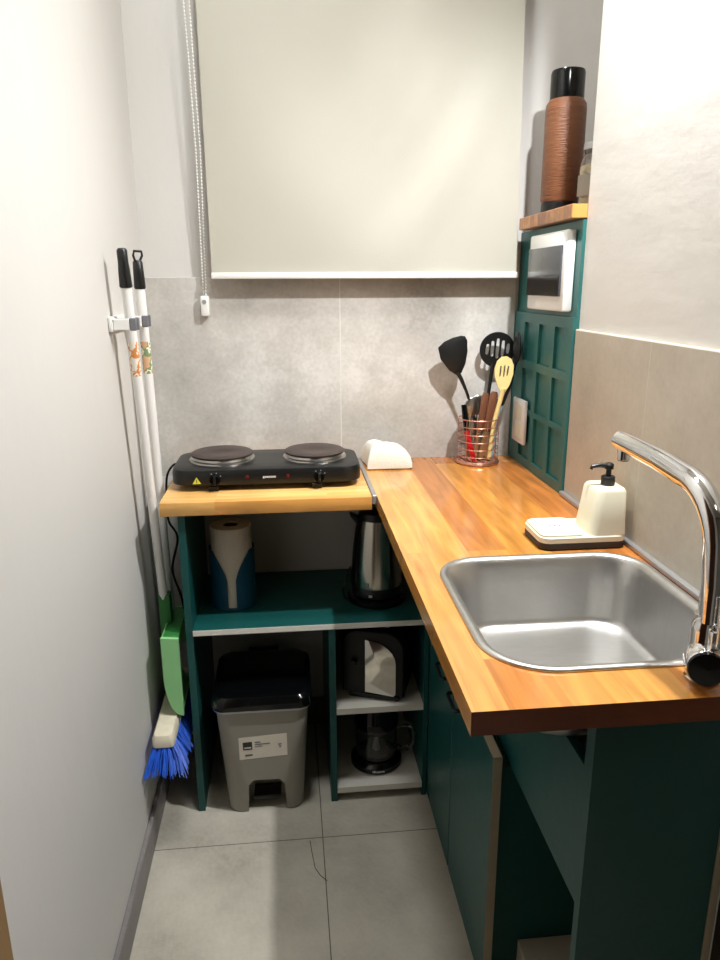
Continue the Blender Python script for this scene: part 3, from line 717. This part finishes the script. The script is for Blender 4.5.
# turner
t = thing('turner', (.955, -.07, .935), 'solid black nylon turner leaning left out of the basket', 'utensil')
q = MB(); q.prism([(.838, 1.262), (.856, 1.279), (.880, 1.290), (.905, 1.296), (.917, 1.294), (.924, 1.282), (.926, 1.250), (.921, 1.215), (.910, 1.188), (.897, 1.180), (.872, 1.196), (.846, 1.229)], 'y', -.071, -.068, bev=.0008)
obj('blade', q, M['nylon'], t)
obj('handle', MB().tube([(.897, -.071, 1.19), (.908, -.073, 1.172), (.925, -.074, 1.135), (.946, -.072, 1.08), (.958, -.070, 1.03), (.963, -.07, .936)], [.007, .006, .0045, .0048, .006, .0045], 10), M['nylon'], t)
# skimmer
t = thing('slotted_skimmer', (.99, -.052, .935), 'round black skimmer with five slots at the back of the basket', 'utensil')
q = MB(); q.prism(ell(1.022, 1.252, .0535, .052), 'y', -.0475, -.0445, holes=[slot(*s_, .0042) for s_ in ((.993, 1.267, .990, 1.240), (1.008, 1.276, 1.006, 1.234), (1.024, 1.283, 1.021, 1.228), (1.040, 1.277, 1.037, 1.234), (1.055, 1.268, 1.053, 1.242))])
obj('head', q, M['nylon'], t)
obj('handle', MB().tube([(1.010, -.0500, 1.212), (1.006, -.0525, 1.19), (.997, -.052, 1.10), (.990, -.05, .936)], [.006, .006, .005, .005], 10), M['nylon'], t)
# ladle seen edge-on
t = thing('black_ladle', (1.0, -.1, .935), 'black serving spoon turned edge-on at the right of the basket', 'utensil')
q = MB(); q.sphere((1.066, -.098, 1.262), .045, (.17, .62, 1), 20, 14); obj('bowl', q, M['nylon'], t)
obj('handle', MB().tube([(1.063, -.098, 1.225), (1.052, -.098, 1.16), (1.033, -.094, 1.10), (1.010, -.068, 1.056), (.995, -.070, .938)], [.006, .0055, .005, .005, .005], 10), M['nylon'], t)
# wooden slotted spoon
t = thing('wooden_slotted_spoon', (1.0, -.122, .935), 'pale wooden spoon with three slots at the front of the basket', 'utensil')
out = [(1.012, 1.140), (1.001, 1.156), (.991, 1.185), (.990, 1.207), (.997, 1.228), (1.010, 1.240), (1.024, 1.241), (1.037, 1.234), (1.045, 1.216), (1.045, 1.190), (1.036, 1.160), (1.024, 1.140)]
q = MB(); q.prism(out, 'y', -.139, -.134, holes=[slot(1.008, 1.213, 1.006, 1.184, .0022), slot(1.019, 1.215, 1.017, 1.183, .0022), slot(1.030, 1.213, 1.027, 1.186, .0022)])
obj('head', q, M['pale_wood'], t)
obj('handle', MB().tube([(1.018, -.1365, 1.150), (1.012, -.130, 1.11), (.999, -.122, 1.045), (.990, -.118, .936)], [.0075, .0065, .0065, .0065], 12), M['pale_wood'], t)
# three knives
def knife(loc, tip, m, lab, w_=.0105, group=None):
    t_ = thing('table_knife', loc, lab, 'knife', group)
    a, b = Vector(loc), Vector(tip); k = a+(b-a)*.42
    obj('handle', MB().tube([k, k+(b-k)*.1, k+(b-k)*.9, b], [w_*.7, w_, w_*1.1, w_*.7], 10, flat=.6), m, t_)
    obj('blade', MB().tube([a, a+(k-a)*.2, k], [.002, w_*.8, w_*.8], 8, flat=.12), M['steel'], t_)
knife((.948, -.115, .934), (.975, -.112, 1.134), M['knife_wood'], 'brown wooden knife handle, leftmost of the three in the basket')
knife((.965, -.120, .934), (.998, -.120, 1.138), M['knife_wood'], 'brown wooden knife handle, middle of the three, tallest beside the pale spoon', .0115)
knife((.983, -.110, .934), (1.008, -.113, 1.115), M['olive_wood'], 'olive-brown wooden knife handle just behind the pale spoon')
t = thing('red_handled_peeler', (.936, -.128, .934), 'red-handled tool with black top in the front left of the basket', 'utensil')
obj('handle', MB().tube([(.942, -.132, .934), (.934, -.128, .96), (.920, -.112, 1.022)], [.006, .0085, .0080], 10), M['red'], t)
obj('head', MB().tube([(.9200, -.112, 1.024), (.9155, -.108, 1.06), (.911, -.10, 1.098)], [.008, .0075, .0065], 10), M['black_g'], t)
t = thing('blue_handled_spatula', (1.005, -.105, .934), 'light blue handle standing at the right side of the basket', 'utensil')
obj('handle', MB().tube([(1.006, -.092, .935), (1.008, -.093, 1.00), (1.0095, -.093, 1.056), (1.026, -.100, 1.092)], [.006, .008, .008, .007], 10, flat=.6), M['lblue'], t)
# spoons: one built, the rest copied
t = thing('metal_spoon', (.935, -.075, .934), 'steel spoon standing bowl up at the back left of the basket', 'spoon', 'steel spoons in the utensil basket')
q = MB(); q.sphere((.9435, -.0745, 1.087), .022, (1, .22, 1.35), 18, 12); obj('bowl', q, M['steel'], t)
obj('stem', MB().tube([(.935, -.075, .935), (.938, -.075, 1.0), (.9425, -.075, 1.062)], [.005, .003, .003], 8, flat=.5), M['steel'], t)
dup(t, (.957, -.060, .938), 'steel spoon standing bowl up right of the other steel spoon')
# forks with tines up, low in the basket
t = thing('metal_fork', (.925, -.105, .934), 'steel fork low in the basket just right of the red handle', 'fork', 'steel forks in the utensil basket')
q = MB(); q.tube([(.925, -.105, .935), (.927, -.105, .985), (.928, -.105, 1.005)], [.005, .003, .004], 8, flat=.4); q.box(.919, .937, -.106, -.104, 1.004, 1.016)
for k in range(4): q.box(.9192+.0048*k, .9216+.0048*k, -.106, -.104, 1.016, 1.042)
obj('fork_body', q, M['steel'], t)
dup(t, (.950, -.095, .934), 'steel fork in the middle of the basket, behind the brown handles')
dup(t, (.972, -.082, .934), 'steel fork at the centre back of the basket')

t = thing('black_handled_knife', (.936, -.088, .934), 'short black knife handle leaning at the back left edge of the basket', 'knife')
obj('blade', MB().tube([(.938, -.088, .936), (.930, -.084, 1.02)], [.003, .007], 8, flat=.15), M['steel'], t)
obj('handle', MB().tube([(.930, -.084, 1.021), (.926, -.082, 1.05), (.920, -.078, 1.092)], [.007, .008, .007], 10, flat=.7), M['nylon'], t)

# ------------------------------------------------------------------ teal wall panel, fuse box, socket
wp = thing('wall_panel', (1.09, -.23, C), 'teal painted panel with lattice mouldings on the right wall', 'panel')
PX = 1.092
obj('backing_board', MB().box(PX, 1.104, -.4545, -.001, C+.0005, 1.584), M['green_l'], wp)
lat = MB(); ys = [-.0085, -.098, -.190, -.219, -.312, -.337, -.430, -.4545]; zs = [.9205, .946, 1.075, 1.090, 1.205, 1.228, 1.335, 1.362]
holes = [[(ys[i+1], zs[j]), (ys[i], zs[j]), (ys[i], zs[j+1]), (ys[i+1], zs[j+1])] for i in (1, 3, 5) for j in (1, 3, 5)]
lat.prism([(ys[-1], zs[0]), (ys[0], zs[0]), (ys[0], zs[-1]), (ys[-1], zs[-1])], 'x', 1.0845, PX-.0002, holes=holes)
obj('lattice', lat, M['green_l'], wp, None)
fb = thing('fuse_box', (1.08, -.295, 1.373), 'white fuse box with smoked cover on the teal panel', 'fuse box')
obj('casing', MB().box(1.066, PX-.0004, -.424, -.160, 1.374, 1.565, .006, 2), M['white'], fb)
cv = obj('smoked_cover', MB().box(1.060, 1.0657, -.408, -.172, 1.410, 1.530, .002, 2), M['smoke'], fb)
obj('dark_band', MB().box(1.0585, 1.0598, -.406, -.174, 1.411, 1.458, .0005, 1), M['smoke_d'], cv)
so = thing('wall_socket', (1.08, -.113, .99), 'white double wall socket plate low on the teal panel', 'socket')
obj('cover_plate', MB().box(1.0735, 1.0842, -.168, -.062, .985, 1.115, .004, 2), M['white'], so)
for (za, zb) in ((1.055, 1.100), (1.000, 1.045)): obj('socket_module', MB().box(1.0722, 1.0733, -.150, -.082, za, zb, .0005, 1), M['cream'], so)

# ------------------------------------------------------------------ shelf, thermos, jar
ws_ = thing('wooden_wall_shelf', (1.19, -.26, 1.586), 'small wooden shelf above the teal panel holding the thermos', 'shelf')
obj('board', MB().box(1.0625, 1.3285, -.4535, -.068, 1.5865, 1.618, .0015, 1), M['wood_shelf'], ws_)
obj('end_edge', MB().box(1.0635, 1.0985, -.4550, -.4537, 1.588, 1.617), M['wood_shelf_end'], ws_)['label'] = 'pale end face of the board'
tm = thing('thermos', (1.141, -.165, 1.6185), 'tall brown woven thermos flask with glossy black cap', 'thermos')
tc_ = (1.141, -.165, 0)
obj('foot_ring', MB().lathe([(.049, 1.6185), (.050, 1.621), (.050, 1.648), (.0485, 1.650)], tc_, 44), M['black'], tm)
obj('body', MB().lathe([(.0485, 1.6502), (.0525, 1.655), (.0525, 1.872), (.051, 1.888), (.045, 1.897), (.044, 1.899)], tc_, 56), M['thermos'], tm, 50)
obj('cap', MB().lathe([(.0435, 1.8992), (.0435, 1.960), (.0415, 1.967), (.001, 1.968)], tc_, 44, cap=False), M['black_g'], tm)
jr = thing('storage_jar', (1.186, -.30, 1.6185), 'glass storage jar half hidden behind the wall edge', 'jar')
jc = (1.178, -.30, 0)
obj('glass', MB().lathe([(.040, 1.6188), (.042, 1.622), (.042, 1.72), (.036, 1.742), (.031, 1.748), (.031, 1.758), (.0295, 1.758), (.0295, 1.748), (.034, 1.741), (.040, 1.719), (.040, 1.6205), (.002, 1.6205)], jc, 40, cap=False), M['glass'], jr)
obj('contents', MB().lathe([(.0385, 1.6215), (.0388, 1.735 - .02), (.036, 1.722), (.02, 1.727)], jc, 36), M['jarfill'], jr)
obj('lid', MB().lathe([(.034, 1.7585), (.0345, 1.762), (.0335, 1.774), (.02, 1.776)], jc, 36), M['alu'], jr)
q = MB(); rows = []
for i in range(15):
    a = -2.6+2.6*i/14; rows.append([Vector((jc[0]+r*math.sin(a), jc[1]-r*math.cos(a), z)) for r, z in ((.0423, 1.65), (.0423, 1.70), (.0427, 1.70), (.0427, 1.65))])
q.rings(rows); obj('paper_label', q, M['jarlab'], jr)

# ------------------------------------------------------------------ lamps
LX, LY, LZ = 1.055, -.90, 2.285
cs = thing('ceiling_spotlight', (LX, LY, CH), 'white hanging ceiling spotlight above the sink', 'lamp')
obj('housing', MB().lathe([(.03, CH-.0005), (.03, CH-.02), (.006, CH-.022), (.006, LZ+.13), (.030, LZ+.12), (.032, LZ+.03), (.030, LZ+.028), (.028, LZ+.034), (.028, LZ+.05)], (LX, LY, 0), 32, cap=False), M['white'], cs)
obj('lens', MB().lathe([(.027, LZ+.036), (.027, LZ+.040)], (LX, LY, 0), 32), M['lens'], cs)
def light(name, kind, loc, energy, colr, size=.03, rot=None, **kw):
    l = bpy.data.lights.new(name, kind); l.energy = energy; l.color = colr
    if kind == 'AREA': l.size = size
    else: l.shadow_soft_size = size
    for k, v in kw.items(): setattr(l, k, v)
    o = bpy.data.objects.new(name, l); col.objects.link(o); o.location = loc
    if rot: o.rotation_euler = rot
    return o
light('spot_over_sink', 'SPOT', (LX, LY, LZ+.015), 100, (.97, .985, 1), .022, spot_size=math.radians(172), spot_blend=.9)
rl = thing('ceiling_lamp', (1.3, -2.5, CH), 'added round fill lamp, unseen, on the ceiling of the room behind', 'lamp')  # added fill fixture, out of view behind the camera
obj('diffuser', MB().lathe([(.14, CH-.0005), (.14, CH-.03), (.10, CH-.05), (.001, CH-.055)], (1.3, -2.5, 0), 40, cap=False), M['lens'], rl)
light('room_fill', 'AREA', (1.3, -2.5, CH-.07), .2, (1, .95, .88), .3)  # weak added fill for the unseen part of the room
kl = thing('ceiling_lamp', (.42, -.80, CH), 'small round ceiling lamp over the middle of the kitchen', 'lamp')
obj('diffuser', MB().lathe([(.10, CH-.0005), (.10, CH-.02), (.07, CH-.032), (.001, CH-.036)], (.42, -.80, 0), 40, cap=False), M['lens'], kl)
light('kitchen_light', 'AREA', (.42, -.80, CH-.045), 14.5, (.95, .98, 1), .22)

wd = bpy.data.worlds.new('world'); scn.world = wd; wd.use_nodes = True
wd.node_tree.nodes['Background'].inputs[0].default_value = (.9, .95, 1, 1); wd.node_tree.nodes['Background'].inputs[1].default_value = .2

# ------------------------------------------------------------------ camera
cx, cy, cz, yaw, pit, roll, fpx = .3993, -2.1473, 1.4389, .09993, .26618, -.00412, 714.66
fw = Vector((math.sin(yaw)*math.cos(pit), math.cos(yaw)*math.cos(pit), -math.sin(pit)))
rt = Vector((math.cos(yaw), -math.sin(yaw), 0)); up = rt.cross(fw)
r2 = rt*math.cos(roll)+up*math.sin(roll); u2 = up*math.cos(roll)-rt*math.sin(roll)
cam = bpy.data.cameras.new('camera'); co = bpy.data.objects.new('camera', cam); col.objects.link(co)
mw = Matrix((r2, u2, -fw)).transposed().to_4x4(); mw.translation = (cx, cy, cz); co.matrix_world = mw
cam.sensor_fit = 'VERTICAL'; cam.sensor_height = 36; cam.lens = fpx/960*36; cam.clip_start = .02
scn.camera = co
vs = scn.view_settings
scn.display_settings.display_device = 'sRGB'
vs.view_transform = 'Standard'; vs.look = 'None'; vs.exposure = .12; vs.gamma = 1; vs.use_curve_mapping = False
